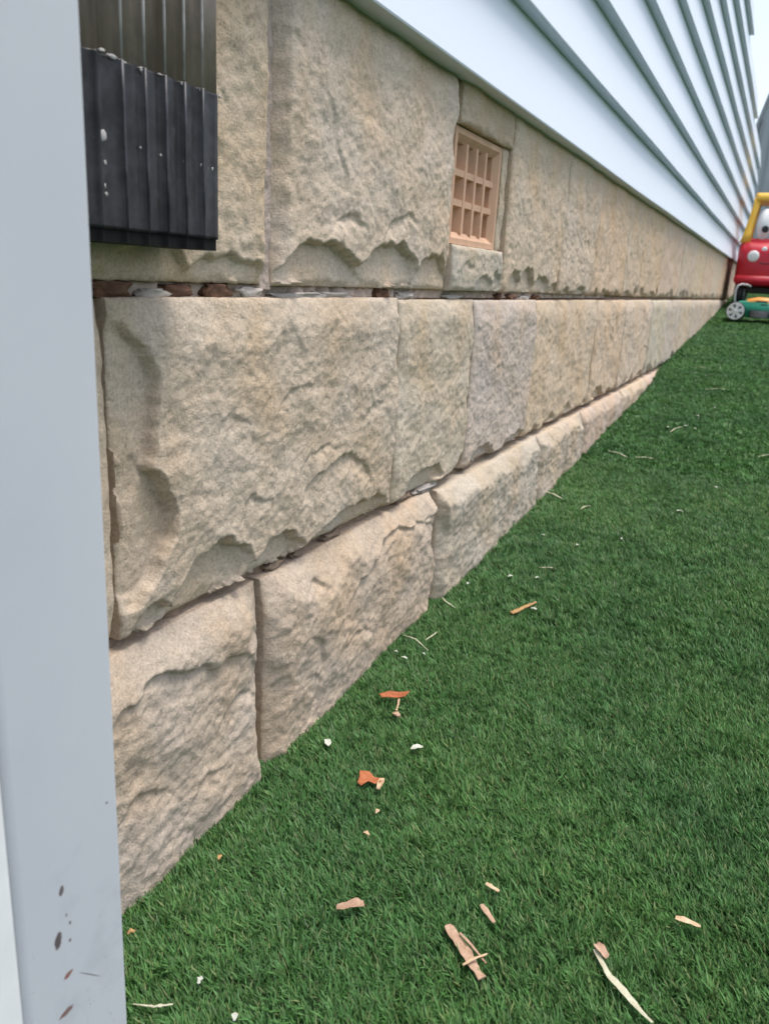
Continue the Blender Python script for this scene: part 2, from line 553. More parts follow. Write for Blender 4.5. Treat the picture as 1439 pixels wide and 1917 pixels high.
# course two (the eye-level course): its first block is modelled chip by chip
C2T, C2B = -0.030, -0.334
chips = [(0.625, C2B, 0.075, 0.060, 100, 0, 0.006), (0.742, C2B - 0.002, 0.066, 0.040, 96, 0, 0.007), (0.925, C2B - 0.002, 0.120, 0.034, 92, 0, 0.007),
         (0.535, C2B, 0.035, 0.024, 95, 0, 0.005),
         (0.885, -0.292, 0.105, 0.064, 82, 0.008, None), (0.700, -0.272, 0.030, 0.036, 100, 0.006, None), (0.84, -0.235, 0.06, 0.03, 95, 0.004, None),
         (0.498, -0.125, 0.085, 0.052, 4, 0, 0.008, 1.2), (0.500, -0.235, 0.075, 0.060, -6, 0, 0.008, 1.2),
         (0.78, -0.15, 0.05, 0.03, 110, 0.003, None), (0.66, -0.18, 0.05, 0.03, 60, 0.003, None), (0.98, -0.20, 0.045, 0.03, 100, 0.004, None)]
make_stone(0.499, 1.0555, C2B, C2T, 0.024, 3, 0.0020, (1.01, 0.975, 0.93), chips, x0=-0.005, top=0.042, bot=0.008, lft=0.030, rgt=0.010, flr_s=0.72, flr_v=0.55)
j2 = [1.057, 1.368, 1.766, 2.422, 2.886, 3.50, 3.98, 4.52, 5.1, 5.62, 6.3, 6.85, 7.45, 8.1, 8.7, 9.4]
t2 = [(1.03, 0.99, 0.97), (0.99, 0.99, 1.01), YEL, YEL, PINK, GREY, GREY, TAN, GREY, TAN, PINK, GREY, TAN, GREY, TAN]
for i, (a, b_) in enumerate(zip(j2, j2[1:])):
    make_stone(a + 0.0012, b_ - 0.0012, C2B - 0.003 - 0.001 * i * 0.8, C2T - 0.003 - 0.0012 * i, random.uniform(0.020, 0.025), 20 + i,
               0.0024 if i < 2 else (0.0035 if i < 5 else 0.007), tuple(c * (1.02 if i < 2 else 1.07) for c in jt(t2[i], 0.025)), None, x0=-0.005, top=0.045, bot=0.008, lft=0.012, rgt=0.012, flr_s=0.9, flr_v=0.6)
make_stone(0.400, 0.486, C2B, C2T, 0.02, 55, 0.004, TAN)

# course one: the foot of the wall, sunk into the turf
C1B = -0.70
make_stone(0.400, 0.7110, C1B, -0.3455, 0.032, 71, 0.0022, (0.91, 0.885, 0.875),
           [(0.56, -0.455, 0.17, 0.070, 84, 0.010, None), (0.50, -0.53, 0.06, 0.04, 80, 0.006, None), (0.66, -0.50, 0.05, 0.04, 95, 0.006, None), (0.60, -0.56, 0.05, 0.03, 100, 0.005, None), (0.70, -0.44, 0.04, 0.05, 120, 0.005, None)],
           x0=-0.004, top=0.048, bot=0.012, lft=0.02, rgt=0.030, rough=1.25, flr_s=0.5, flr_v=0.35)
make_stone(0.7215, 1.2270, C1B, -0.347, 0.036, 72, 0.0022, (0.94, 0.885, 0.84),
           [(1.03, -0.47, 0.20, 0.085, 105, 0.009, None), (0.80, -0.49, 0.05, 0.05, 20, 0.007, None), (0.82, -0.405, 0.04, 0.03, 70, 0.006, None), (0.79, -0.54, 0.04, 0.05, 10, 0.007, None), (1.19, -0.42, 0.06, 0.04, 110, 0.005, None), (0.93, -0.53, 0.07, 0.04, 95, 0.005, None)],
           x0=-0.004, top=0.048, bot=0.012, lft=0.034, rgt=0.026, rough=1.2, flr_s=0.5, flr_v=0.35)
j1 = [1.230, 1.860, 2.33, 2.96, 3.50, 4.2, 4.8, 5.5, 6.1, 6.8, 7.5, 8.2, 8.8, 9.4]
t1 = [GREY, PINK, TAN, PINK, PINK, GREY, TAN, GREY, TAN, GREY, TAN, GREY, TAN]
for i, (a, b_) in enumerate(zip(j1, j1[1:])):
    make_stone(a + 0.0030, b_ - 0.0030, C1B, -0.350 - 0.001 * i, random.uniform(0.030, 0.038), 90 + i,
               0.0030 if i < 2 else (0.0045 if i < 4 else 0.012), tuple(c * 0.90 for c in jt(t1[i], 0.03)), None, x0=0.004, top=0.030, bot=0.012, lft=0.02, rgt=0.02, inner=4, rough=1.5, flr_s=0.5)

# course three: under the boards
C3B = -0.0165
make_stone(0.400, 0.7245, C3B, 0.300, 0.017, 31, 0.0024, (1.08, 1.02, 0.93),
           [(0.66, C3B, 0.07, 0.028, 92, 0, 0.008), (0.55, C3B, 0.06, 0.036, 92, 0, 0.008), (0.62, 0.13, 0.05, 0.04, 60, 0.003, None)], x0=-0.005, top=0.05, bot=0.010, lft=0.02, rgt=0.010)
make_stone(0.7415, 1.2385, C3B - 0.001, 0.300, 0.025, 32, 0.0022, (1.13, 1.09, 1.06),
           [(0.845, C3B - 0.003, 0.115, 0.052, 86, 0, 0.008), (1.005, C3B - 0.003, 0.105, 0.070, 96, 0, 0.009), (1.170, C3B - 0.003, 0.085, 0.056, 86, 0, 0.009), (0.895, 0.040, 0.045, 0.026, 85, 0.008, None), (1.04, 0.052, 0.06, 0.026, 100, 0.007, None), (0.80, 0.10, 0.10, 0.07, 0, 0.003, None, 1.0)],
           x0=-0.008, top=0.035, bot=0.008, lft=0.016, rgt=0.034, flr_s=0.30)
make_stone(1.2415, 1.5030, C3B - 0.002, 0.053, 0.014, 33, 0.0026, (0.98, 1.0, 1.0), [(1.40, C3B - 0.003, 0.05, 0.03, 95, 0, 0.008), (1.32, 0.01, 0.05, 0.02, 90, 0.006, None), (1.47, C3B, 0.03, 0.04, 100, 0, 0.006)], top=0.008, bot=0.008, lft=0.010, rgt=0.010, flr_v=0.75)
make_stone(1.2415, 1.5030, 0.2285, 0.300, 0.013, 34, 0.0026, (0.97, 0.91, 0.82), [], top=0.02, bot=0.006, lft=0.010, rgt=0.010, flr_v=0.8)
j3 = [1.506, 1.93, 2.30, 2.78, 3.10, 3.60, 4.30, 4.9, 5.5, 6.2, 6.9, 7.6, 8.3, 8.9, 9.4]
t3 = [GREY, GREY, YEL, TAN, YEL, TAN, GREY, YEL, TAN, GREY, YEL, TAN, GREY, TAN]
for i, (a, b_) in enumerate(zip(j3, j3[1:])):
    ch = None
    z_ = C3B - 0.003 - 0.0016 * i
    if i == 0:
        ch = [(1.585, z_ - 0.003, 0.052, 0.046, 90, 0, 0.007), (1.675, z_ - 0.003, 0.055, 0.054, 95, 0, 0.007), (1.785, z_ - 0.003, 0.075, 0.046, 92, 0, 0.007), (1.89, z_, 0.045, 0.03, 90, 0, 0.007)]
    make_stone(a + 0.0012, b_ - 0.0012, z_, 0.300, random.uniform(0.018, 0.022), 40 + i,
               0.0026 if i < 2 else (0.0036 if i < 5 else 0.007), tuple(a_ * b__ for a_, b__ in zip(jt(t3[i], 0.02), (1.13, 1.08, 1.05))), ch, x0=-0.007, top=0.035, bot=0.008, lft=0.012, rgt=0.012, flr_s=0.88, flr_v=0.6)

# mortar behind the open joints
def part(name, mat, fn, parent=wall, off=W0, smooth=False):
    bm = bmesh.new()
    fn(bm)
    o = obj(name, bm, mat, parent, (0, 0, 0), smooth)
    o.data.transform(Matrix.Translation(-off))
    return o
part('mortar_core', M_BROWN_MORTAR, lambda bm: box(bm, -0.30, -0.022, 0.40, 9.4, -0.72, 0.30))

def rough_strip(name, mat, y0, y1, z0, z1, x, amp, seed, res=0.004):
    nu, nv = max(2, int((y1 - y0) / res)), max(2, int((z1 - z0) / res))
    u = np.linspace(y0, y1, nu + 1); v = np.linspace(z0, z1, nv + 1)
    U, V = np.meshgrid(u, v, indexing='ij')
    X = x + amp * fbm(U * 60 + seed, V * 60 + seed * 2, 4)
    P = np.stack([X, U, V], -1).reshape(-1, 3) - np.array(W0)
    idx = np.arange((nu + 1) * (nv + 1)).reshape(nu + 1, nv + 1)
    F = np.stack([idx[:-1, :-1], idx[1:, :-1], idx[1:, 1:], idx[:-1, 1:]], -1).reshape(-1, 4)
    loop = np.concatenate([idx[:, 0], idx[-1, 1:], idx[-2::-1, -1], idx[0, -2:0:-1]])
    Pb = P[loop].copy(); Pb[:, 0] = -0.03 - W0.x
    lb = np.arange(len(P), len(P) + len(loop))
    F2 = np.stack([loop, lb, np.roll(lb, -1), np.roll(loop, -1)], -1)
    return np_mesh(name, np.concatenate([P, Pb]), np.concatenate([F, F2]), mat, wall)
rough_strip('mortar_joint', M_MORTAR, 0.7245, 0.7420, C3B - 0.006, 0.298, 0.002, 0.0016, 1, 0.002)
rough_strip('mortar_joint', M_BROWN_MORTAR, 0.7105, 0.7220, -0.69, -0.3475, -0.006, 0.003, 2, 0.002)
rough_strip('mortar_joint', M_BROWN_MORTAR, 0.4860, 0.4988, -0.333, -0.031, -0.010, 0.003, 3, 0.002)
rough_strip('mortar_joint', M_MORTAR, 0.42, 2.6, -0.0315, -0.0165, -0.006, 0.0055, 4, 0.003)
rough_strip('mortar_joint', M_BROWN_MORTAR, 2.6, 9.4, -0.052, -0.019, -0.008, 0.004, 5, 0.02)
rough_strip('mortar_joint', M_BROWN_MORTAR, 0.42, 4.6, -0.352, -0.336, -0.006, 0.0055, 6, 0.004)
rough_strip('mortar_joint', M_BROWN_MORTAR, 1.2380, 1.2420, C3B, 0.298, -0.007, 0.002, 7, 0.004)

def lump(bm, cy, cz, hy, hz, x, hx, seed):
    r = random.Random(seed)
    res = bmesh.ops.create_icosphere(bm, subdivisions=3, radius=1.0)
    for v in res['verts']:
        d = v.co.normalized()
        q = lambda t: math.copysign(abs(t) ** 0.55, t)
        n = 1 + 0.22 * math.sin(4.3 * d.y + seed) * math.sin(5.1 * d.z + seed * 1.7) + 0.12 * math.sin(11 * d.x + 9 * d.z + seed)
        v.co = Vector((x + q(d.x) * hx * n, cy + q(d.y) * hy * n, cz + q(d.z) * hz * n))
for k, (cy, cz, hy, hz, x) in enumerate([(0.515, -0.024, 0.022, 0.007, -0.006), (0.598, -0.0245, 0.021, 0.006, -0.008), (0.655, -0.024, 0.020, 0.0075, -0.005), (1.023, -0.025, 0.020, 0.007, -0.008), (1.62, -0.029, 0.022, 0.006, -0.006), (1.80, -0.030, 0.018, 0.006, -0.006), (1.53, -0.028, 0.012, 0.007, -0.006)]):
    part('brick_chip', M_BRICK, lambda bm: lump(bm, cy, cz, hy, hz, x, 0.010, k * 2.1 + 1), smooth=True)
for k, (cy, cz, hy, hz, x) in enumerate([(0.565, -0.027, 0.020, 0.0045, -0.006), (0.80, -0.0285, 0.06, 0.0040, -0.003), (0.885, -0.028, 0.045, 0.0045, -0.005), (0.71, -0.026, 0.020, 0.0055, -0.005), (1.10, -0.028, 0.03, 0.005, -0.007), (1.29, -0.029, 0.04, 0.004, -0.006), (1.70, -0.031, 0.03, 0.0045, -0.004)]):
    part('mortar_lump', M_WHITE_MORTAR, lambda bm: lump(bm, cy, cz, hy, hz, x, 0.009, k * 1.3 + 5), smooth=True)
part('mortar_lump', M_WHITE_MORTAR, lambda bm: lump(bm, 1.215, -0.3415, 0.045, 0.0040, 0.002, 0.010, 3.3), smooth=True)
for k, (cy, hy) in enumerate([(0.76, 0.018), (0.81, 0.012), (0.90, 0.02), (1.13, 0.03), (1.42, 0.03), (1.62, 0.02), (2.1, 0.05), (2.5, 0.06)]):
    part('mortar_lump', M_BROWN_MORTAR, lambda bm: lump(bm, cy, -0.342, hy, 0.0040, -0.002, 0.008, k * 1.9 + 2), smooth=True)

# terracotta air vent -------------------------------------------------------
vent = bpy.data.objects.new('air_vent', None)
link(vent, wall, Vector((0, 1.24, 0.053)) - W0)
vent['label'] = 'terracotta air vent with three rows of four openings'
V0, V1, VB, VT, VX = 1.2435, 1.4700, 0.0545, 0.2265, 0.002
voff = Vector((0, 1.24, 0.053))
def vpart(name, fn):
    return part(name, M_TERRA, fn, vent, voff)
def frame(bm):
    fw, fz = 0.021, 0.019
    # outer rim with a chamfer falling into the openings
    o = [(V0, VB), (V1, VB), (V1, VT), (V0, VT)]
    m = [(V0 + 0.010, VB + 0.009), (V1 - 0.010, VB + 0.009), (V1 - 0.010, VT - 0.009), (V0 + 0.010, VT - 0.009)]
    i = [(V0 + fw, VB + fz), (V1 - fw, VB + fz), (V1 - fw, VT - fz), (V0 + fw, VT - fz)]
    rings = [[bm.verts.new((x, p[0], p[1])) for p in q] for x, q in ((-0.05, o), (VX, o), (VX, m), (VX - 0.010, i), (-0.048, i))]
    for a, b_ in zip(rings, rings[1:]):
        for k in range(4):
            bm.faces.new((a[k], a[(k + 1) % 4], b_[(k + 1) % 4], b_[k]))
vpart('frame', frame)
iw0, iw1, iz0, iz1 = V0 + 0.021, V1 - 0.021, VB + 0.019, VT - 0.019
nb_, nr = 4, 3
for k in range(1, nb_):
    c = iw0 + (iw1 - iw0) * k / nb_
    vpart('upright_bar', lambda bm: prism(bm, [(-0.0390, c - 0.0150), (-0.0390, c + 0.0150), (VX - 0.004, c + 0.0046), (VX - 0.004, c - 0.0046)], 'z', iz0 - 0.001, iz1 + 0.001))
for k in range(1, nr):
    c = iz0 + (iz1 - iz0) * k / nr
    vpart('cross_bar', lambda bm: prism(bm, [(-0.0388, c - 0.0140), (-0.0388, c + 0.0140), (VX - 0.005, c + 0.0050), (VX - 0.005, c - 0.0050)], 'y', iw0 - 0.001, iw1 + 0.001))
vpart('back_plate', lambda bm: box(bm, -0.055, -0.039, V0 + 0.002, V1 - 0.002, VB + 0.002, VT - 0.002))
make_stone(1.4712, 1.5035, 0.0545, 0.2275, 0.004, 36, 0.003, (1.02, 0.98, 0.90), [], x0=0.0, top=0.004, bot=0.004, lft=0.004, rgt=0.004)

# ------------------------------------------------------------------ weatherboards
BW0 = Vector((0, 0.40, 0.28))
bw = thing('weatherboard_wall', 'white painted weatherboard wall hanging over the sandstone blocks', 'board wall', BW0)
XF, PITCH, ZB = 0.040, 0.157, 0.285
ends = {7: 7.7, 8: 5.95, 9: 5.65, 10: 5.4, 11: 5.2, 12: 5.0, 13: 4.8}
for k in range(14):
    z0 = ZB + PITCH * k
    ye = ends.get(k, 9.4)
    y0b = 0.40
    # board profile (x, z): bottom lip with a small radius, face leaning back under the next lip
    xb, xt = XF, XF - 0.029
    pr = [(xb - 0.034, z0 + 0.0015), (xb - 0.003, z0), (xb - 0.0008, z0 + 0.0008), (xb, z0 + 0.003), (xt, z0 + PITCH + 0.012), (xt - 0.010, z0 + PITCH + 0.012), (xb - 0.034, z0 + 0.02)]
    bm = bmesh.new()
    n = 24
    rings = []
    for i in range(n + 1):
        y = y0b + (ye - y0b) * (i / n) ** 1.6
        wv = 0.0008 * math.sin(1.9 * y + k * 1.3) + 0.0006 * math.sin(4.1 * y + k * 2.7)
        rings.append([(p[0] + wv, y, p[1] + 0.5 * wv) for p in pr])
    loft(bm, rings)
    o = obj('weatherboard', bm, M_BOARD, bw)
    o.data.transform(Matrix.Translation(-BW0))
bm = bmesh.new()
prism(bm, [(0.40, 0.301), (9.4, 0.301), (9.4, 1.38), (7.6, 1.40), (5.85, 1.6), (4.7, 2.46), (0.40, 2.46)], 'x', -0.28, 0.002)
o = obj('wall_lining', bm, M_BOARD, bw)
o.data.transform(Matrix.Translation(-BW0))

# ------------------------------------------------------------------ post and downpipe at the left
post = thing('fence_post', 'pale grey metal post with rust spots near its foot, left of the stone wall', 'post', (0.109, 0.302, -0.63))
bm = bmesh.new()
loft(bm, [[(p[0], p[2], z) for p in rrect(-0.045, 0.045, -0.043, 0.043, 0.006, 0, 5)] for z in (-0.68, -0.679, 0.619, 0.62)])
o = obj('post_tube', bm, M_POST, post, (0, 0, 0.63), True)
bm = bmesh.new()
loft(bm, [[(p[0], p[2], z) for p in rrect(-0.060, 0.0475, -0.100, -0.0445, 0.006, 0, 5)] for z in (-0.05, -0.049, 1.249, 1.25)])
o = obj('edge_flange', bm, M_FLANGE, post, (0, 0, 0), True)
o['label'] = 'brighter white flange along the near edge of the post'

pipe = thing('downpipe', 'dark ribbed downpipe with a pale upper length, hanging between the grey post and the stone', 'downpipe', (0.04, 0.50, 0.02))
def pipe_ring(z, grow, y0=0.405, y1=0.581, xf=0.062, xr=0.016):
    r, pts = 0.010, []
    y0 -= grow; y1 += grow; xf += grow; xr -= grow
    n = 220
    for i in range(n + 1):                       # front face with raised ribs, left to right
        y = y0 + r + (y1 - y0 - 2 * r) * i / n
        rib = 0.0
        for c in RIBS:
            d = (y - c) / 0.0030
            rib += math.exp(-d * d)
        pts.append((xf + 0.0042 * rib - 0.0010 * math.sin((y - 0.4) * 160) ** 2, y, z))
    for k in range(1, 5):
        a = R(90 * k / 4)
        pts.append((xf - r + r * math.cos(a), y1 - r + r * math.sin(a), z))
    for k in range(5):
        a = R(90 + 90 * k / 4)
        pts.append((xr + r + r * math.cos(a), y1 - r + r * math.sin(a), z))
    for k in range(5):
        a = R(180 + 90 * k / 4)
        pts.append((xr + r + r * math.cos(a), y0 + r + r * math.sin(a), z))
    for k in range(4):
        a = R(270 + 90 * k / 4)
        pts.append((xf - r + r * math.cos(a), y0 + r + r * math.sin(a), z))
    return pts
RIBS = [0.418, 0.442, 0.4665, 0.489, 0.5105, 0.532, 0.5535]
def pipe_len(name, mat, zs, grow):
    bm = bmesh.new()
    rings = [[Vector(p) - pipe.location for p in pipe_ring(z, grow)] for i, z in enumerate(zs)]
    Rg = [[bm.verts.new(p) for p in r_] for r_ in rings]
    n = len(Rg[0])
    for a, b_ in zip(Rg, Rg[1:]):
        for k in range(n):
            bm.faces.new((a[k], a[(k + 1) % n], b_[(k + 1) % n], b_[k]))
    bm.faces.new(Rg[-1])
    o = obj(name, bm, mat, pipe, smooth=True)
    md = o.modifiers.new('solidify', 'SOLIDIFY'); md.thickness = 0.0016; md.offset = -1
    return o
pipe_len('upper_length', M_PIPE_HI, [0.131, 0.22, 0.30, 0.42], 0.0)['label'] = 'weathered grey brown upper length'
M_RIBL = simple('rib_edge_sheen', (0.055, 0.055, 0.064), 0.45, 0.4, 0.6, 45, 0.1)  # lighter grey paints the sky reflection along the lower rib crests
M_RIBU = simple('pale_rib_sheen', (0.38, 0.36, 0.34), 0.4, 0.4, 0.35, 40, 0.1)  # same reflection painted paler on the upper rib crests
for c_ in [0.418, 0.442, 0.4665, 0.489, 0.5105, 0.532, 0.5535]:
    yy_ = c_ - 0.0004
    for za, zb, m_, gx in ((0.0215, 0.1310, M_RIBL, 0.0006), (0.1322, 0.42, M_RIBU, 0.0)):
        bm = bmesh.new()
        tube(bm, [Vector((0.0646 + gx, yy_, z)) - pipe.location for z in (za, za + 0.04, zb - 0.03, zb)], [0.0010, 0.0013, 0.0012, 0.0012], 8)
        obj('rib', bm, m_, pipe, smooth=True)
pipe_len('lower_sleeve', M_PIPE_LO, [0.0205, 0.023, 0.05, 0.10, 0.130, 0.1312], 0.0006)['label'] = 'black lower sleeve'
bm = bmesh.new()
loft(bm, [[Vector(p) - pipe.location for p in pipe_ring(z, -0.0006)] for z in (0.0115, 0.0125, 0.026)])
obj('dark_mouth', bm, M_BLACK, pipe)
def blob(bm, x, y, z, hx, hy, hz, seed):
    res = bmesh.ops.create_icosphere(bm, subdivisions=2, radius=1.0)
    for v in res['verts']:
        d = v.co.normalized()
        n = 1 + 0.55 * math.sin(3 * d.y + 4 * d.z + seed) * math.cos(5 * d.x + 3 * d.z + 2 * seed)
        v.co = Vector((x + d.x * hx * n, y + d.y * hy * n, z + d.z * hz * n)) - pipe.location
for k, (y, z, hy, hz) in enumerate([(0.450, 0.1525, 0.0050, 0.0022), (0.460, 0.1510, 0.006, 0.0018), (0.4705, 0.1500, 0.004, 0.0012), (0.4885, 0.1490, 0.0028, 0.0030), (0.508, 0.1505, 0.006, 0.0010), (0.533, 0.1495, 0.0026, 0.0030), (0.5555, 0.1495, 0.003, 0.0016), (0.580, 0.1500, 0.003, 0.0020),
                                     (0.4480, 0.0800, 0.0038, 0.0065), (0.4430, 0.0790, 0.004, 0.0030), (0.4490, 0.0630, 0.0016, 0.003), (0.4480, 0.0480, 0.0015, 0.0032), (0.4490, 0.0430, 0.0025, 0.0030),
                                     (0.485, 0.0780, 0.0013, 0.0013), (0.507, 0.0760, 0.0013, 0.002), (0.534, 0.0752, 0.0012, 0.0020), (0.555, 0.0755, 0.0016, 0.0018), (0.570, 0.0745, 0.0013, 0.0020)]):
    bm = bmesh.new()
    blob(bm, 0.0640, 0.4 + (y - 0.4) * 0.975, z - (0.0200 if z > 0.1 else 0), 0.0004, hy * random.uniform(0.4, 0.8), hz * random.uniform(0.4, 0.8), k * 1.7)
    obj('sealant_smear', bm, M_FILLER, pipe, smooth=True)

# ------------------------------------------------------------------ building far behind
M_FAR = simple('far_grey_cladding', (0.55, 0.57, 0.60), 0.8, 0.2, 0.05, 6, 0)
M_FARR = simple('far_roof_sheet', (0.34, 0.35, 0.37), 0.6, 0.3, 0.08, 6, 0)
far = thing('neighbour_shed', 'grey clad shed with a steep gable far behind the red toy car', 'shed', (0.0, 11.5, 0.02))
bm = bmesh.new()
prism(bm, [(-0.55, -0.05), (1.9, -0.05), (1.9, 1.55), (0.08, 3.0), (-0.55, 0.4)], 'y', 0.0, 3.0)
obj('gable_wall', bm, M_FAR, far)
for k in range(22):
    bm = bmesh.new()
    x = -0.58 + 0.11 * k
    top = min(0.4 + (x + 0.55) * 4.127, 3.0, 3.0 - (x - 0.05) * 0.797)
    box(bm, x, x + 0.028, -0.035, -0.001, 0.0, max(0.5, top - 0.06))
    obj('cladding_batten', bm, M_FARR, far)
bm = bmesh.new()
prism(bm, [(-0.60, 0.34), (-0.551, 0.34), (0.08, 3.001), (0.08, 3.08), (0.07, 3.08)], 'y', -0.05, 3.1)
prism(bm, [(0.081, 3.001), (1.98, 1.487), (2.02, 1.54), (0.081, 3.08)], 'y', -0.05, 3.1)
obj('roof', bm, M_FARR, far)

# ------------------------------------------------------------------ toy car
CG = gz(0.31, 7.7) + 0.018
car = thing('toy_car', 'red and yellow ride-on toy car with white eyes, parked against the far wall', 'toy car', (0.298, 7.73, CG))
# local frame: front faces -Y, ground at z = 0
def cpart(name, mat, fn, smooth=True, parent=car):
    bm = bmesh.new()
    fn(bm)
    return obj(name, bm, mat, parent, (0, 0, 0), smooth)
def body(bm):
    st = [(-0.370, 0.150, 0.185, 0.40, 0.050), (-0.355, 0.190, 0.165, 0.445, 0.07), (-0.31, 0.215, 0.155, 0.490, 0.08), (-0.22, 0.222, 0.150, 0.525, 0.07), (-0.10, 0.222, 0.145, 0.50, 0.06), (0.05, 0.222, 0.145, 0.36, 0.06), (0.22, 0.222, 0.145, 0.50, 0.06), (0.33, 0.215, 0.155, 0.50, 0.07), (0.37, 0.18, 0.18, 0.44, 0.06)]
    loft(bm, [rrect(-hw, hw, z0, z1, r_, y, 5) for y, hw, z0, z1, r_ in st])
cpart('body', M_RED, body)
cpart('bumper', M_RED, lambda bm: loft(bm, [rrect(-0.215, 0.215, 0.165, 0.235, 0.03, y, 4) for y in (-0.395, -0.385, -0.33)]))
cpart('chassis', M_DARK, lambda bm: box(bm, -0.18, 0.18, -0.27, 0.30, 0.10, 0.152, 0.01), False)
def roof(bm):
    st = [(-0.20, 0.145, 0.852, 0.030), (-0.17, 0.165, 0.885, 0.03), (0.0, 0.175, 0.90, 0.035), (0.2, 0.17, 0.89, 0.03), (0.26, 0.145, 0.855, 0.03)]
    loft(bm, [rrect(-hw, hw, 0.822, zt, 0.015, y, 4) for y, hw, zt, r_ in st])
cpart('roof', M_YELLOW, roof)
for sx in (-1, 1):
    def pil(bm):
        loft(bm, [[(sx * (cx + dx), cy + dy, z) for dx, dy in ((-0.027 * k, -0.022), (0.027 * k, -0.022), (0.030 * k, 0.022), (-0.027 * k, 0.022))] for cx, cy, z, k in ((0.182, -0.262, 0.49, 1.5), (0.176, -0.245, 0.56, 1.1), (0.160, -0.205, 0.70, 0.9), (0.147, -0.175, 0.80, 0.9), (0.138, -0.155, 0.85, 1.2))])
    cpart('front_pillar', M_YELLOW, pil)
    def pilr(bm):
        loft(bm, [[(sx * (cx + dx), cy + dy, z) for dx, dy in ((-0.024, -0.035), (0.024, -0.035), (0.024, 0.035), (-0.024, 0.035))] for cx, cy, z in ((0.19, 0.27, 0.46), (0.175, 0.25, 0.65), (0.15, 0.21, 0.84))])
    cpart('rear_pillar', M_YELLOW, pilr)
    hl = cpart('headlight', M_WHITE, lambda bm: lathe_y(bm, [(0.044, 0.03), (0.044, -0.006), (0.037, -0.013), (0.018, -0.017)], sx * 0.098, 0.385, -0.366))
    def eye(bm):
        loft(bm, [[(sx * 0.062 + 0.054 * math.cos(2 * math.pi * k / 28), y, 0.635 + 0.120 * math.sin(2 * math.pi * k / 28) ) for k in range(28)] for y in (-0.262, -0.240)])
    e = cpart('eye', M_WHITE, eye)
    cpart('pupil', M_DARK, lambda bm: lathe_y(bm, [(0.027, 0.0), (0.027, -0.006), (0.018, -0.009)], sx * 0.050, 0.60, -0.2625), True, e)
    for yy, rr in ((-0.235, 0.095), (0.25, 0.105)):
        wh = cpart('wheel', M_DARK, lambda bm: None)
        bmw = bmesh.new()
        lathe_y(bmw, [(0.05, -0.035), (rr - 0.012, -0.036), (rr, -0.022), (rr, 0.022), (rr - 0.012, 0.036), (0.05, 0.035)], 0, 0, 0, 28)
        bmw.to_mesh(wh.data); bmw.free()
        wh.rotation_euler = (0, 0, R(90)); wh.location = (sx * 0.165, yy, rr)
        bmh = bmesh.new()
        lathe_y(bmh, [(0.052, -0.040), (0.045, -0.046), (0.02, -0.048)], 0, 0, 0, 20)
        obj('hub', bmh, M_GREY, wh, (0, 0, 0), True)
cpart('windscreen_sill', M_RED, lambda bm: loft(bm, [rrect(-0.19, 0.19, 0.48, zt, 0.012, y, 3) for y, zt in ((-0.275, 0.515), (-0.245, 0.530), (-0.21, 0.52))]))
def smile(bm):
    tube(bm, [(0.085 * math.sin(a), -0.374 + 0.012 * abs(math.sin(a)), 0.345 - 0.045 * math.cos(a) + 0.03) for a in [R(-60 + 12 * i) for i in range(11)]], 0.004, 6)
cpart('smile_line', M_DARK, smile)
cpart('nose_badge', M_WHITE, lambda bm: lathe_y(bm, [(0.022, 0.02), (0.022, -0.004), (0.014, -0.008)], -0.025, 0.44, -0.352))
cpart('seat', M_DARK, lambda bm: box(bm, -0.15, 0.15, 0.08, 0.26, 0.20, 0.38, 0.02))
cpart('steering_wheel', M_DARK, lambda bm: tube(bm, [(0.07 * math.cos(a), -0.10 + 0.03 * math.sin(a), 0.55 + 0.06 * math.sin(a)) for a in [R(20 * i) for i in range(19)]], 0.008, 6))

# ------------------------------------------------------------------ toy mower
MG = gz(0.3, 6.38) + 0.022
mow = thing('toy_mower', 'green toy lawn mower with orange top standing in front of the red toy car', 'toy mower', (0.34, 6.42, MG))
def mpart(name, mat, fn, smooth=True, parent=mow):
    bm = bmesh.new()
    fn(bm)
    return obj(name, bm, mat, parent, (0, 0, 0), smooth)
def mbody(bm):
    prof = [(-0.205, 0.045), (-0.215, 0.075), (-0.190, 0.112), (-0.130, 0.138), (-0.02, 0.146), (0.08, 0.140), (0.20, 0.115), (0.225, 0.08), (0.22, 0.032), (-0.08, 0.026), (-0.10, 0.035), (-0.12, 0.042)]
    loft(bm, [[(x * k, y, 0.07 + (z - 0.07) * k2) for x, z in prof] for y, k, k2 in ((-0.090, 0.93, 0.86), (-0.075, 0.98, 0.97), (0.0, 1.0, 1.0), (0.10, 0.99, 0.98), (0.13, 0.93, 0.88))])
mpart('deck', M_GREEN, mbody)
def mtop(bm):
    prof = [(-0.115, 0.118), (-0.085, 0.150), (-0.02, 0.166), (0.07, 0.164), (0.13, 0.140), (0.14, 0.110)]
    loft(bm, [[(x * k, y, 0.10 + (z - 0.10) * k2) for x, z in prof] for y, k, k2 in ((-0.088, 0.82, 0.70), (-0.070, 0.95, 0.95), (0.0, 1.0, 1.05), (0.09, 0.92, 0.95))])
mpart('engine_cover', M_ORANGE, mtop)
for zz, x0_, x1_ in ((0.138, -0.030, 0.045), (0.118, 0.0, 0.05)):
    mpart('vent_slot', M_DARK, lambda bm: box(bm, x0_, x1_, -0.0905, -0.074, zz - 0.006, zz + 0.006, 0.003))
mpart('grille', M_DARK, lambda bm: box(bm, -0.060, 0.070, -0.0985, -0.080, 0.026, 0.078, 0.006))
for k in range(4):
    mpart('grille_bar', M_GREY, lambda bm: box(bm, -0.052, 0.062, -0.1005, -0.097, 0.034 + 0.011 * k, 0.037 + 0.011 * k))
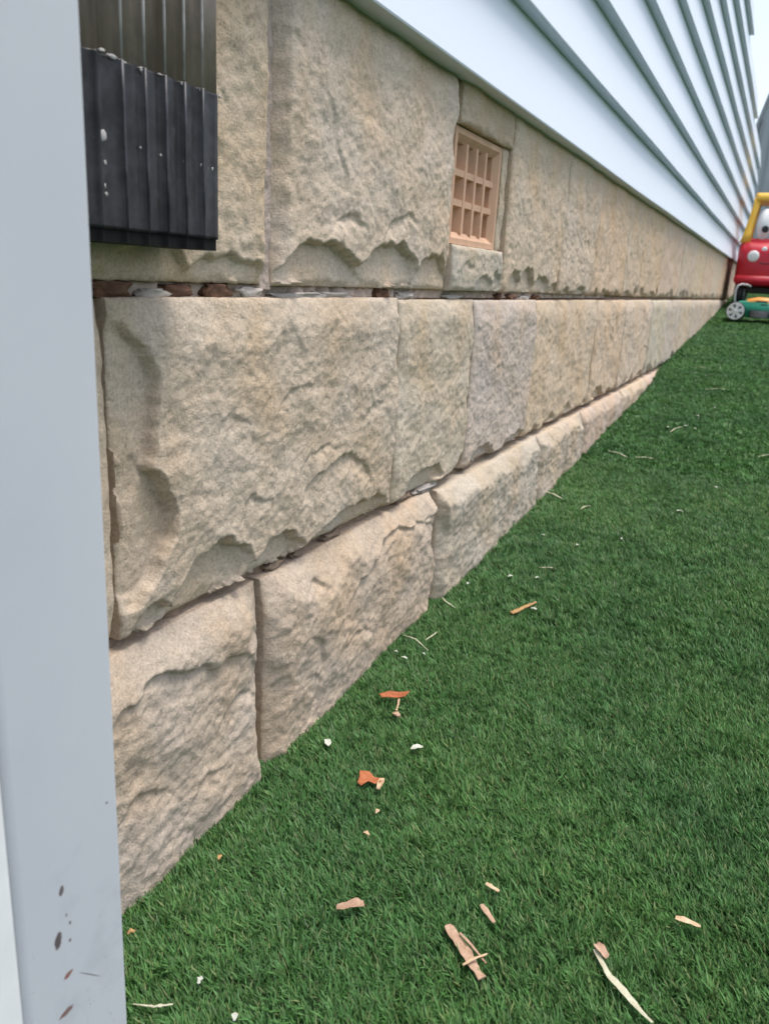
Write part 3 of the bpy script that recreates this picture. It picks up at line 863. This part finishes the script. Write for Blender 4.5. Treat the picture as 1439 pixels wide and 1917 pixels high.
for sx in (-0.150, 0.165):
    for yy in (-0.108, 0.135):
        bm = bmesh.new()
        lathe_y(bm, [(0.030, -0.016), (0.060, -0.016), (0.0645, -0.008), (0.0645, 0.012), (0.055, 0.016)], sx, 0.0650, yy, 28)
        wh = obj('wheel', bm, M_DARK, mow, (0, 0, 0), True)
        s_ = -1 if yy < 0 else 1
        bm = bmesh.new()
        ring = [(0.0575, 0.014), (0.0575, 0.0185), (0.050, 0.0200), (0.0465, 0.018), (0.0465, 0.013)]
        rings = [[bm.verts.new((sx + r_ * math.cos(2 * math.pi * k / 28), yy + s_ * dy, 0.065 + r_ * math.sin(2 * math.pi * k / 28))) for k in range(28)] for r_, dy in ring]
        for a, b_ in zip(rings, rings[1:]):
            for k in range(28):
                bm.faces.new((a[k], a[(k + 1) % 28], b_[(k + 1) % 28], b_[k]))
        lathe_y(bm, [(0.018, s_ * 0.013), (0.018, s_ * 0.021), (0.010, s_ * 0.023)], sx, 0.065, yy, 16)
        for k in range(6):
            a = R(60 * k + 15)
            c, s = math.cos(a), math.sin(a)
            vs = [bm.verts.new((sx + c * r_ - s * t, yy + s_ * dy, 0.065 + s * r_ + c * t)) for dy in (0.0135, 0.0185) for r_, t in ((0.012, -0.0085), (0.050, -0.0150), (0.050, 0.0150), (0.012, 0.0085))]
            for f in ((0, 1, 2, 3), (4, 5, 6, 7), (0, 1, 5, 4), (1, 2, 6, 5), (2, 3, 7, 6), (3, 0, 4, 7)):
                bm.faces.new([vs[i] for i in f])
        obj('hub', bm, M_WHITE, wh)
mpart('handle', M_GREY, lambda bm: tube(bm, [(-0.165, 0.00, 0.10), (-0.176, 0.00, 0.16), (-0.178, 0.0, 0.21), (-0.168, 0.01, 0.240), (-0.145, 0.03, 0.252), (-0.11, 0.07, 0.250), (-0.09, 0.12, 0.24)], 0.0065, 8))

# ------------------------------------------------------------------ turf
def tuft_mesh(seed, n=14, wide=1.0, tall=1.0):
    r = random.Random(seed)
    vs, fs, att = [], [], []
    for k in range(n):
        bx, by = r.gauss(0, 0.0024), r.gauss(0, 0.0024)
        a = r.uniform(0, 2 * math.pi)
        L = r.uniform(0.013, 0.021) * tall
        lean = abs(r.gauss(0.32, 0.22)) + 0.05
        dx, dy = math.cos(a) * lean - 0.40, math.sin(a) * lean + 0.10
        wd = r.uniform(0.0007, 0.0013) * wide
        fa = math.atan2(dy, dx) + math.pi / 2 + r.gauss(0, 0.6)
        wx, wy = math.cos(fa) * wd, math.sin(fa) * wd
        curl = r.uniform(0.5, 1.5)
        val = min(1.0, max(0.0, r.gauss(0.46, 0.23)))
        if r.random() < 0.018:
            val = r.uniform(0.95, 1.0)
        b0 = len(vs)
        for i, t in enumerate((0.0, 0.42, 0.76, 1.0)):
            h = L * (t - 0.20 * curl * t * t * lean)
            ox, oy = bx + dx * L * (t * 0.55 + 0.45 * curl * t * t), by + dy * L * (t * 0.55 + 0.45 * curl * t * t)
            kf = (1.0, 0.95, 0.7, 0.12)[i]
            vs.append((ox - wx * kf, oy - wy * kf, h)); vs.append((ox + wx * kf, oy + wy * kf, h))
            att += [val, val]
        for i in range(3):
            q = b0 + i * 2
            fs.append((q, q + 1, q + 3, q + 2))
    me = bpy.data.meshes.new('turf_tuft')
    me.from_pydata(vs, [], fs)
    at = me.attributes.new('blade', 'FLOAT', 'POINT')
    at.data.foreach_set('value', att)
    me.polygons.foreach_set('use_smooth', [True] * len(me.polygons))
    me.materials.append(M_BLADE)
    return me
tufts = []
for i in range(10):
    me = tuft_mesh(200 + i, 16) if i < 6 else tuft_mesh(300 + i, 15, 1.6, 1.0)
    tufts.append(bpy.data.objects.new('turf_tuft', me))

def gz_np(x, y):
    yy = np.clip(y, -6.0, 9.5)
    return -0.655 + 0.072 * yy + 0.004 * np.sin(3.1 * x + 1.7 * y) + 0.003 * np.sin(5.3 * y - 2.2 * x)
def scatter(x0, x1, y0, y1, dens, var0, var1, smin, smax):
    n = int((x1 - x0) * (y1 - y0) * dens)
    step = 1 / math.sqrt(dens)
    nx, ny = int((x1 - x0) / step), int((y1 - y0) / step)
    gx, gy = np.meshgrid(np.arange(nx), np.arange(ny), indexing='ij')
    x = x0 + (gx + rng.uniform(-0.1, 1.1, gx.shape)) * step
    y = y0 + (gy + rng.uniform(-0.1, 1.1, gx.shape)) * step
    x, y = x.ravel(), y.ravel()
    keep = (x > 0.010 + 0.012 * rng.random(len(x)))
    # leave the post's footprint free
    keep &= ~((x > 0.035) & (x < 0.155) & (y > 0.20) & (y < 0.352))
    x, y = x[keep], y[keep]
    s = rng.uniform(smin, smax, len(x)) * (1 + 0.14 * perlin(x * 9, y * 9))
    s = np.where(x < 0.07, s * 0.8, s)
    rot = np.stack([rng.normal(0, 0.10, len(x)), rng.normal(0, 0.10, len(x)), rng.normal(0, 0.75, len(x))], -1)
    var = rng.integers(var0, var1, len(x))
    return np.stack([x, y, gz_np(x, y)], -1), s, rot, var
sets = [scatter(0.0, 1.15, 0.20, 1.25, 30000, 0, 6, 0.85, 1.15), scatter(0.0, 1.3, 1.25, 2.3, 18000, 0, 6, 0.9, 1.25), scatter(0.0, 1.7, 2.3, 4.2, 8000, 6, 10, 0.95, 1.25), scatter(0.0, 2.4, 4.2, 9.8, 3600, 6, 10, 1.0, 1.35), scatter(1.15, 2.4, -0.6, 2.3, 5000, 6, 10, 0.95, 1.25), scatter(0.18, 1.15, -0.6, 0.20, 9000, 6, 10, 0.95, 1.2)]
P = np.concatenate([s[0] for s in sets]); SC = np.concatenate([s[1] for s in sets]); RO = np.concatenate([s[2] for s in sets]); VA = np.concatenate([s[3] for s in sets])
me = bpy.data.meshes.new('turf')
me.vertices.add(len(P))
me.vertices.foreach_set('co', P.astype(np.float32).ravel())
a = me.attributes.new('tuft_scale', 'FLOAT', 'POINT'); a.data.foreach_set('value', SC.astype(np.float32))
a = me.attributes.new('tuft_rot', 'FLOAT_VECTOR', 'POINT'); a.data.foreach_set('vector', RO.astype(np.float32).ravel())
a = me.attributes.new('tuft_kind', 'INT', 'POINT'); a.data.foreach_set('value', VA.astype(np.int32))
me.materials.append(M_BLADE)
turf = link(bpy.data.objects.new('turf', me))
turf['kind'] = 'stuff'
turf['label'] = 'short dense green artificial turf along the stone wall'
turf['category'] = 'turf'
ng = bpy.data.node_groups.new('turf_blades', 'GeometryNodeTree')
ng.interface.new_socket('Geometry', in_out='INPUT', socket_type='NodeSocketGeometry')
ng.interface.new_socket('Geometry', in_out='OUTPUT', socket_type='NodeSocketGeometry')
gi, go = ng.nodes.new('NodeGroupInput'), ng.nodes.new('NodeGroupOutput')
iop = ng.nodes.new('GeometryNodeInstanceOnPoints')
g2i = ng.nodes.new('GeometryNodeGeometryToInstance')
for t_ in reversed(tufts):
    oi = ng.nodes.new('GeometryNodeObjectInfo')
    oi.inputs['Object'].default_value = t_
    ng.links.new(oi.outputs['Geometry'], g2i.inputs[0])
def attr(name, dt):
    n = ng.nodes.new('GeometryNodeInputNamedAttribute')
    n.data_type = dt
    n.inputs['Name'].default_value = name
    return n.outputs['Attribute']
e2r = ng.nodes.new('FunctionNodeEulerToRotation')
ng.links.new(attr('tuft_rot', 'FLOAT_VECTOR'), e2r.inputs[0])
ng.links.new(gi.outputs[0], iop.inputs['Points'])
ng.links.new(g2i.outputs[0], iop.inputs['Instance'])
iop.inputs['Pick Instance'].default_value = True
ng.links.new(attr('tuft_kind', 'INT'), iop.inputs['Instance Index'])
ng.links.new(e2r.outputs[0], iop.inputs['Rotation'])
ng.links.new(attr('tuft_scale', 'FLOAT'), iop.inputs['Scale'])
ng.links.new(iop.outputs[0], go.inputs[0])
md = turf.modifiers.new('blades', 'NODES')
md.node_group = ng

# ------------------------------------------------------------------ litter on the turf
def litter_mat(name, c1, c2, rough=0.75):
    b = NB(name, rough, 0.25)
    v = b.coord('Object', (1, 1, 1))
    b.color(b.ramp(b.noise(140, 4, 0.65, v), [(0.3, c1), (0.7, c2)]))
    b.bump(b.noise(420, 3, 0.6, v), 0.4, 0.0008)
    return b.m
M_LEAF = litter_mat('dry_orange_leaf', (0.30, 0.085, 0.035), (0.46, 0.17, 0.075))
M_LEAFB = litter_mat('pale_leaf_back', (0.45, 0.30, 0.17), (0.58, 0.43, 0.29))
M_WOOD = litter_mat('tan_bark', (0.30, 0.18, 0.115), (0.48, 0.33, 0.235))
M_STRAW = litter_mat('pale_straw', (0.36, 0.33, 0.22), (0.54, 0.52, 0.40))
M_PETAL = litter_mat('white_petal', (0.40, 0.41, 0.34), (0.55, 0.56, 0.49))
M_TWIG = litter_mat('brown_twig', (0.24, 0.13, 0.06), (0.48, 0.30, 0.13))

PILE = 0.0165
def on_turf(x, y, dz=0.0):
    return Vector((x, y, gz(x, y) + PILE + dz))
def strip_mesh(name, mat, pts, ws, thick=0.0012, parent=None, loc=None, cup=0.0, seed=0):
    """a thin curved sliver: pts are world points, ws half widths"""
    r = random.Random(seed)
    pts = [Vector(p) for p in pts]
    fine_p, fine_w = [], []
    for i in range(len(pts) - 1):
        for k in range(3):
            f = k / 3
            fine_p.append(pts[i].lerp(pts[i + 1], f))
            wj = ws[i] * (1 - f) + ws[i + 1] * f
            fine_w.append(wj * (1 if (i == 0 and k == 0) else r.uniform(0.74, 1.2)))
    pts, ws = fine_p + [pts[-1]], fine_w + [ws[-1]]
    thick = thick * 0.55
    o0 = loc if loc is not None else pts[0]
    rings = []
    bm = bmesh.new()
    for i, p in enumerate(pts):
        t = (pts[min(i + 1, len(pts) - 1)] - pts[max(i - 1, 0)])
        t.z = 0; t.normalize()
        s = Vector((-t.y, t.x, 0)) * ws[i]
        z = Vector((0, 0, 1))
        q = p - o0
        j = lambda: Vector((0, 0, r.uniform(-0.0006, 0.0006)))
        rings.append([q - s + z * cup + j(), q + z * thick * 0.6, q + s + z * cup + j(), q + s * 0.9 - z * (thick - cup), q - z * thick, q - s * 0.9 - z * (thick - cup)])
    loft(bm, rings)
    o = obj(name, bm, mat, parent, (0, 0, 0) if parent else o0, False)
    if parent is not None:
        o.location = o0 - parent.location
    return o
def leaf_outline(name, mat, pts, c, lift, parent=None):
    """flat leaf body from an outline (world xy offsets) with a lifted, curled rim"""
    bm = bmesh.new()
    n = len(pts)
    top = []
    rings = []
    for k, (fr, dz) in enumerate(((0.35, 0.0), (0.7, 0.25), (1.0, 1.0))):
        rings.append([bm.verts.new((p[0] * fr, p[1] * fr, lift[i % len(lift)] * dz)) for i, p in enumerate(pts)])
    ce = bm.verts.new((0, 0, 0.001))
    for i in range(n):
        bm.faces.new((ce, rings[0][i], rings[0][(i + 1) % n]))
        for a, b_ in zip(rings, rings[1:]):
            bm.faces.new((a[i], b_[i], b_[(i + 1) % n], a[(i + 1) % n]))
    o = obj(name, bm, mat, parent, c - (parent.location if parent else Vector((0, 0, 0))), True)
    md = o.modifiers.new('solidify', 'SOLIDIFY'); md.thickness = 0.0006; md.offset = 0
    return o

# two orange leaves
c = on_turf(0.152, 0.741, 0.004)
lf = thing('dry_leaf', 'torn orange brown leaf with a pale curled end, lying on open turf', 'leaf', c)
leaf_outline('leaf_blade', M_LEAF, [(-0.016, 0.010), (-0.004, 0.012), (0.006, 0.008), (0.015, 0.006), (0.018, 0.000), (0.012, -0.004), (0.003, -0.004), (-0.002, -0.013), (-0.008, -0.011), (-0.010, -0.002)], c, [0.002, 0.004, 0.001, 0.005, 0.006, 0.002, 0.003, 0.0, 0.001, 0.003], lf)
leaf_outline('curled_end', M_LEAFB, [(-0.003, 0.006), (0.003, 0.007), (0.0055, 0.001), (0.004, -0.007), (0.0, -0.008), (-0.002, -0.002)], c + Vector((0.017, -0.003, 0.003)), [0.003, 0.005, 0.004, -0.002, -0.002, 0.002], lf)
c = on_turf(0.104, 0.913, 0.007)
lf = thing('dry_leaf', 'orange leaf standing on a thin stalk on the turf near the second foot stone', 'leaf', c)
leaf_outline('leaf_blade', M_LEAF, [(-0.020, -0.006), (-0.008, 0.004), (0.006, 0.007), (0.019, 0.012), (0.016, 0.002), (0.006, -0.003), (-0.006, -0.006), (-0.014, -0.010)], c, [0.002, 0.005, 0.006, 0.009, 0.005, 0.002, 0.001, 0.0], lf)
strip_mesh('stalk', M_LEAFB, [c + Vector((0.008, 0.001, 0.001)), c + Vector((0.012, -0.010, -0.003)), c + Vector((0.015, -0.022, -0.006))], [0.0012, 0.0014, 0.0012], parent=lf)
c = on_turf(0.122, 0.884, 0.002)
o = strip_mesh('seed_bud', M_WOOD, [c + Vector((-0.005, 0.002, 0)), c + Vector((0, 0, 0.002)), c + Vector((0.006, -0.002, 0))], [0.002, 0.0052, 0.002], 0.004)
tag(o, 'small tan seed bud just below the stalked orange leaf', 'seed bud')

# wood chip and bark
a_, b_ = on_turf(0.170, 1.243, 0.003), on_turf(0.197, 1.299, 0.006)
o = strip_mesh('wood_chip', M_TWIG, [a_, a_.lerp(b_, 0.35), a_.lerp(b_, 0.7), b_], [0.0042, 0.0046, 0.0038, 0.002], 0.003)
tag(o, 'straight orange brown wood chip lying alone on the mid turf', 'wood chip')
bk = thing('bark_splinter', 'large tan bark splinter crossed by thin slivers, nearest the bottom edge', 'bark', on_turf(0.34, 0.57, 0.004))
def P2(x, y, dz=0.004):
    return on_turf(x, y, dz)
strip_mesh('bark_strip', M_WOOD, [P2(0.316, 0.588, 0.006), P2(0.325, 0.582), P2(0.338, 0.573), P2(0.350, 0.562), P2(0.357, 0.556), P2(0.364, 0.551)], [0.0035, 0.0052, 0.0056, 0.0050, 0.0030, 0.0042], 0.0016, bk)
strip_mesh('sliver', M_WOOD, [P2(0.330, 0.584, 0.007), P2(0.345, 0.576, 0.007), P2(0.362, 0.566, 0.005)], [0.0009, 0.0013, 0.0007], 0.001, bk)
strip_mesh('sliver', M_LEAFB, [P2(0.3445, 0.554, 0.006), P2(0.352, 0.5625, 0.009), P2(0.3605, 0.574, 0.007)], [0.0009, 0.0014, 0.0006], 0.001, bk)
o = strip_mesh('straw', M_STRAW, [P2(0.446, 0.626, 0.006), P2(0.455, 0.617), P2(0.464, 0.606), P2(0.478, 0.597), P2(0.492, 0.586), P2(0.505, 0.578)], [0.0016, 0.0024, 0.0030, 0.0036, 0.0024, 0.0010], 0.001)
tag(o, 'long pale dry straw with a tan tip at the bottom of the picture', 'straw')
o = strip_mesh('leaf_scrap', M_WOOD, [P2(0.446, 0.632, 0.006), P2(0.452, 0.626, 0.008), P2(0.458, 0.622, 0.005)], [0.003, 0.005, 0.003], 0.001, cup=0.002)
tag(o, 'curled tan leaf scrap touching the head of the long straw', 'leaf scrap')
o = strip_mesh('leaf_scrap', M_WOOD, [P2(0.214, 0.556, 0.005), P2(0.222, 0.560, 0.007), P2(0.231, 0.567, 0.009), P2(0.236, 0.572, 0.005)], [0.003, 0.0045, 0.006, 0.004], 0.0012, cup=0.003)
tag(o, 'curled tan leaf scrap left of the large bark splinter', 'leaf scrap')
o = strip_mesh('wood_chip', M_LEAFB, [P2(0.508, 0.699, 0.006), P2(0.517, 0.698, 0.008), P2(0.531, 0.700, 0.005)], [0.0020, 0.0042, 0.0015], 0.0014, cup=0.001)
tag(o, 'pale boat shaped wood chip near the right edge of the turf', 'wood chip')
o = strip_mesh('wood_chip', M_WOOD, [P2(0.336, 0.627, 0.005), P2(0.344, 0.620, 0.006), P2(0.354, 0.613, 0.004)], [0.0018, 0.0032, 0.0016], 0.0014)
tag(o, 'short tan splinter above the large bark splinter', 'wood chip')
o = strip_mesh('leaf_scrap', M_LEAFB, [P2(0.331, 0.655, 0.005), P2(0.338, 0.652, 0.006), P2(0.346, 0.652, 0.004)], [0.0015, 0.0026, 0.0015], 0.0012)
tag(o, 'tiny tan scrap lying beyond the short splinter', 'leaf scrap')
for x, y, L_, an, lab in ((0.179, 0.825, 0.0085, 50, 'single white petal on open turf right of the orange leaves'), (0.074, 0.781, 0.0075, -50, 'single white petal close to the second foot stone')):
    d = Vector((math.cos(R(an)), math.sin(R(an)), 0)) * L_
    c = P2(x, y, 0.005)
    o = strip_mesh('petal', M_PETAL, [c - d, c - d * 0.3 + Vector((0, 0, 0.002)), c + d * 0.5 + Vector((0, 0, 0.001)), c + d], [0.0012, 0.0046, 0.0044, 0.0012], 0.0008, cup=0.001)
    tag(o, lab, 'petal')
for x, y, lab in ((0.187, 0.698, 'tan crumb just below the torn orange leaf'), (0.192, 0.661, 'tan crumb second below the torn orange leaf'), (0.058, 0.447, 'brown crumb beside the post at the stone foot'), (0.146, 0.436, 'pale crumb on the turf right of the grey post'), (0.193, 0.422, 'white crumb at the very bottom edge near the post'), (0.073, 0.560, 'brown curled scrap on the turf below the first foot stone')):
    c = P2(x, y, 0.004)
    m_ = M_PETAL if 'white' in lab or 'pale' in lab else (M_TWIG if 'brown' in lab else M_LEAFB)
    an = random.uniform(0, 6.28)
    d = Vector((math.cos(an), math.sin(an), 0)) * 0.0038
    o = strip_mesh('crumb', m_, [c - d, c + Vector((0, 0, 0.002)), c + d], [0.001, 0.0026, 0.001], 0.0012, cup=0.0006, seed=int(x * 1000))
    tag(o, lab, 'crumb')
# straw slivers further up the turf
st = [((0.160, 1.447), (0.190, 1.460), 'thin pale straw lying beyond the orange wood chip'), ((0.040, 1.083), (0.094, 1.058), 'longest dry straw by the second foot stone'), ((0.078, 1.085), (0.084, 1.118), 'short white straw standing across the long dry straw'), ((0.045, 1.235), (0.080, 1.210), 'thin straw at the foot of the third stone'),
      ((0.026, 1.925), (0.094, 1.890), 'grey straw at the corner of the third foot stone'), ((0.185, 2.373), (0.245, 2.385), 'straight pale straw on the middle turf'), ((0.100, 2.40), (0.165, 2.36), 'curved pale straw left of the straight one'), ((0.150, 1.835), (0.165, 1.875), 'small white straw bent like a tick'),
      ((0.235, 2.72), (0.262, 2.82), 'white straw on the far turf'), ((0.505, 2.56), (0.540, 2.60), 'pale straw at the right edge of the turf'), ((0.265, 3.55), (0.35, 3.60), 'far pale straw below the toy mower'), ((0.16, 4.05), (0.24, 4.08), 'farthest pale straw near the wall'), ((0.110, 0.393), (0.140, 0.408), 'grey green straw right beside the post')]
for k, (p, q, lab) in enumerate(st):
    p, q = P2(*p, 0.004), P2(*q, 0.004)
    mdp = p.lerp(q, 0.5) + Vector((random.uniform(-0.006, 0.006), random.uniform(-0.006, 0.006), 0.003))
    wd = 0.0012 if p.y < 1.6 else 0.0022
    o = strip_mesh('straw', M_STRAW, [p, p.lerp(mdp, 0.6), mdp, mdp.lerp(q, 0.5), q], [wd * 0.5, wd, wd, wd, wd * 0.4], 0.001, seed=k)
    tag(o, lab, 'straw')
fl = [(0.273, 1.688), (0.198, 1.602), (0.065, 1.310), (0.124, 1.380), (0.302, 2.811), (0.273, 2.836), (0.286, 3.02), (0.071, 1.020), (0.052, 1.030), (0.092, 1.045), (0.20, 1.275), (0.17, 1.40), (0.22, 2.79), (0.33, 3.2), (0.19, 3.9), (0.28, 4.1), (0.15, 2.9), (0.42, 2.2), (0.36, 1.95), (0.12, 1.62)]
for k, (x, y) in enumerate(fl):
    c = P2(x, y, 0.004)
    an = random.uniform(0, 6.28)
    L_ = random.uniform(0.003, 0.006) * (1 if y < 1.7 else 1.5)
    d = Vector((math.cos(an), math.sin(an), 0)) * L_
    o = strip_mesh('white_fleck', M_PETAL, [c - d, c + Vector((0, 0, 0.0015)), c + d], [L_ * 0.25, L_ * 0.6, L_ * 0.25], 0.001, cup=0.0006, seed=k)
    tag(o, 'tiny whitish fleck of plant litter scattered on the turf', 'fleck', 'white flecks scattered on the turf')
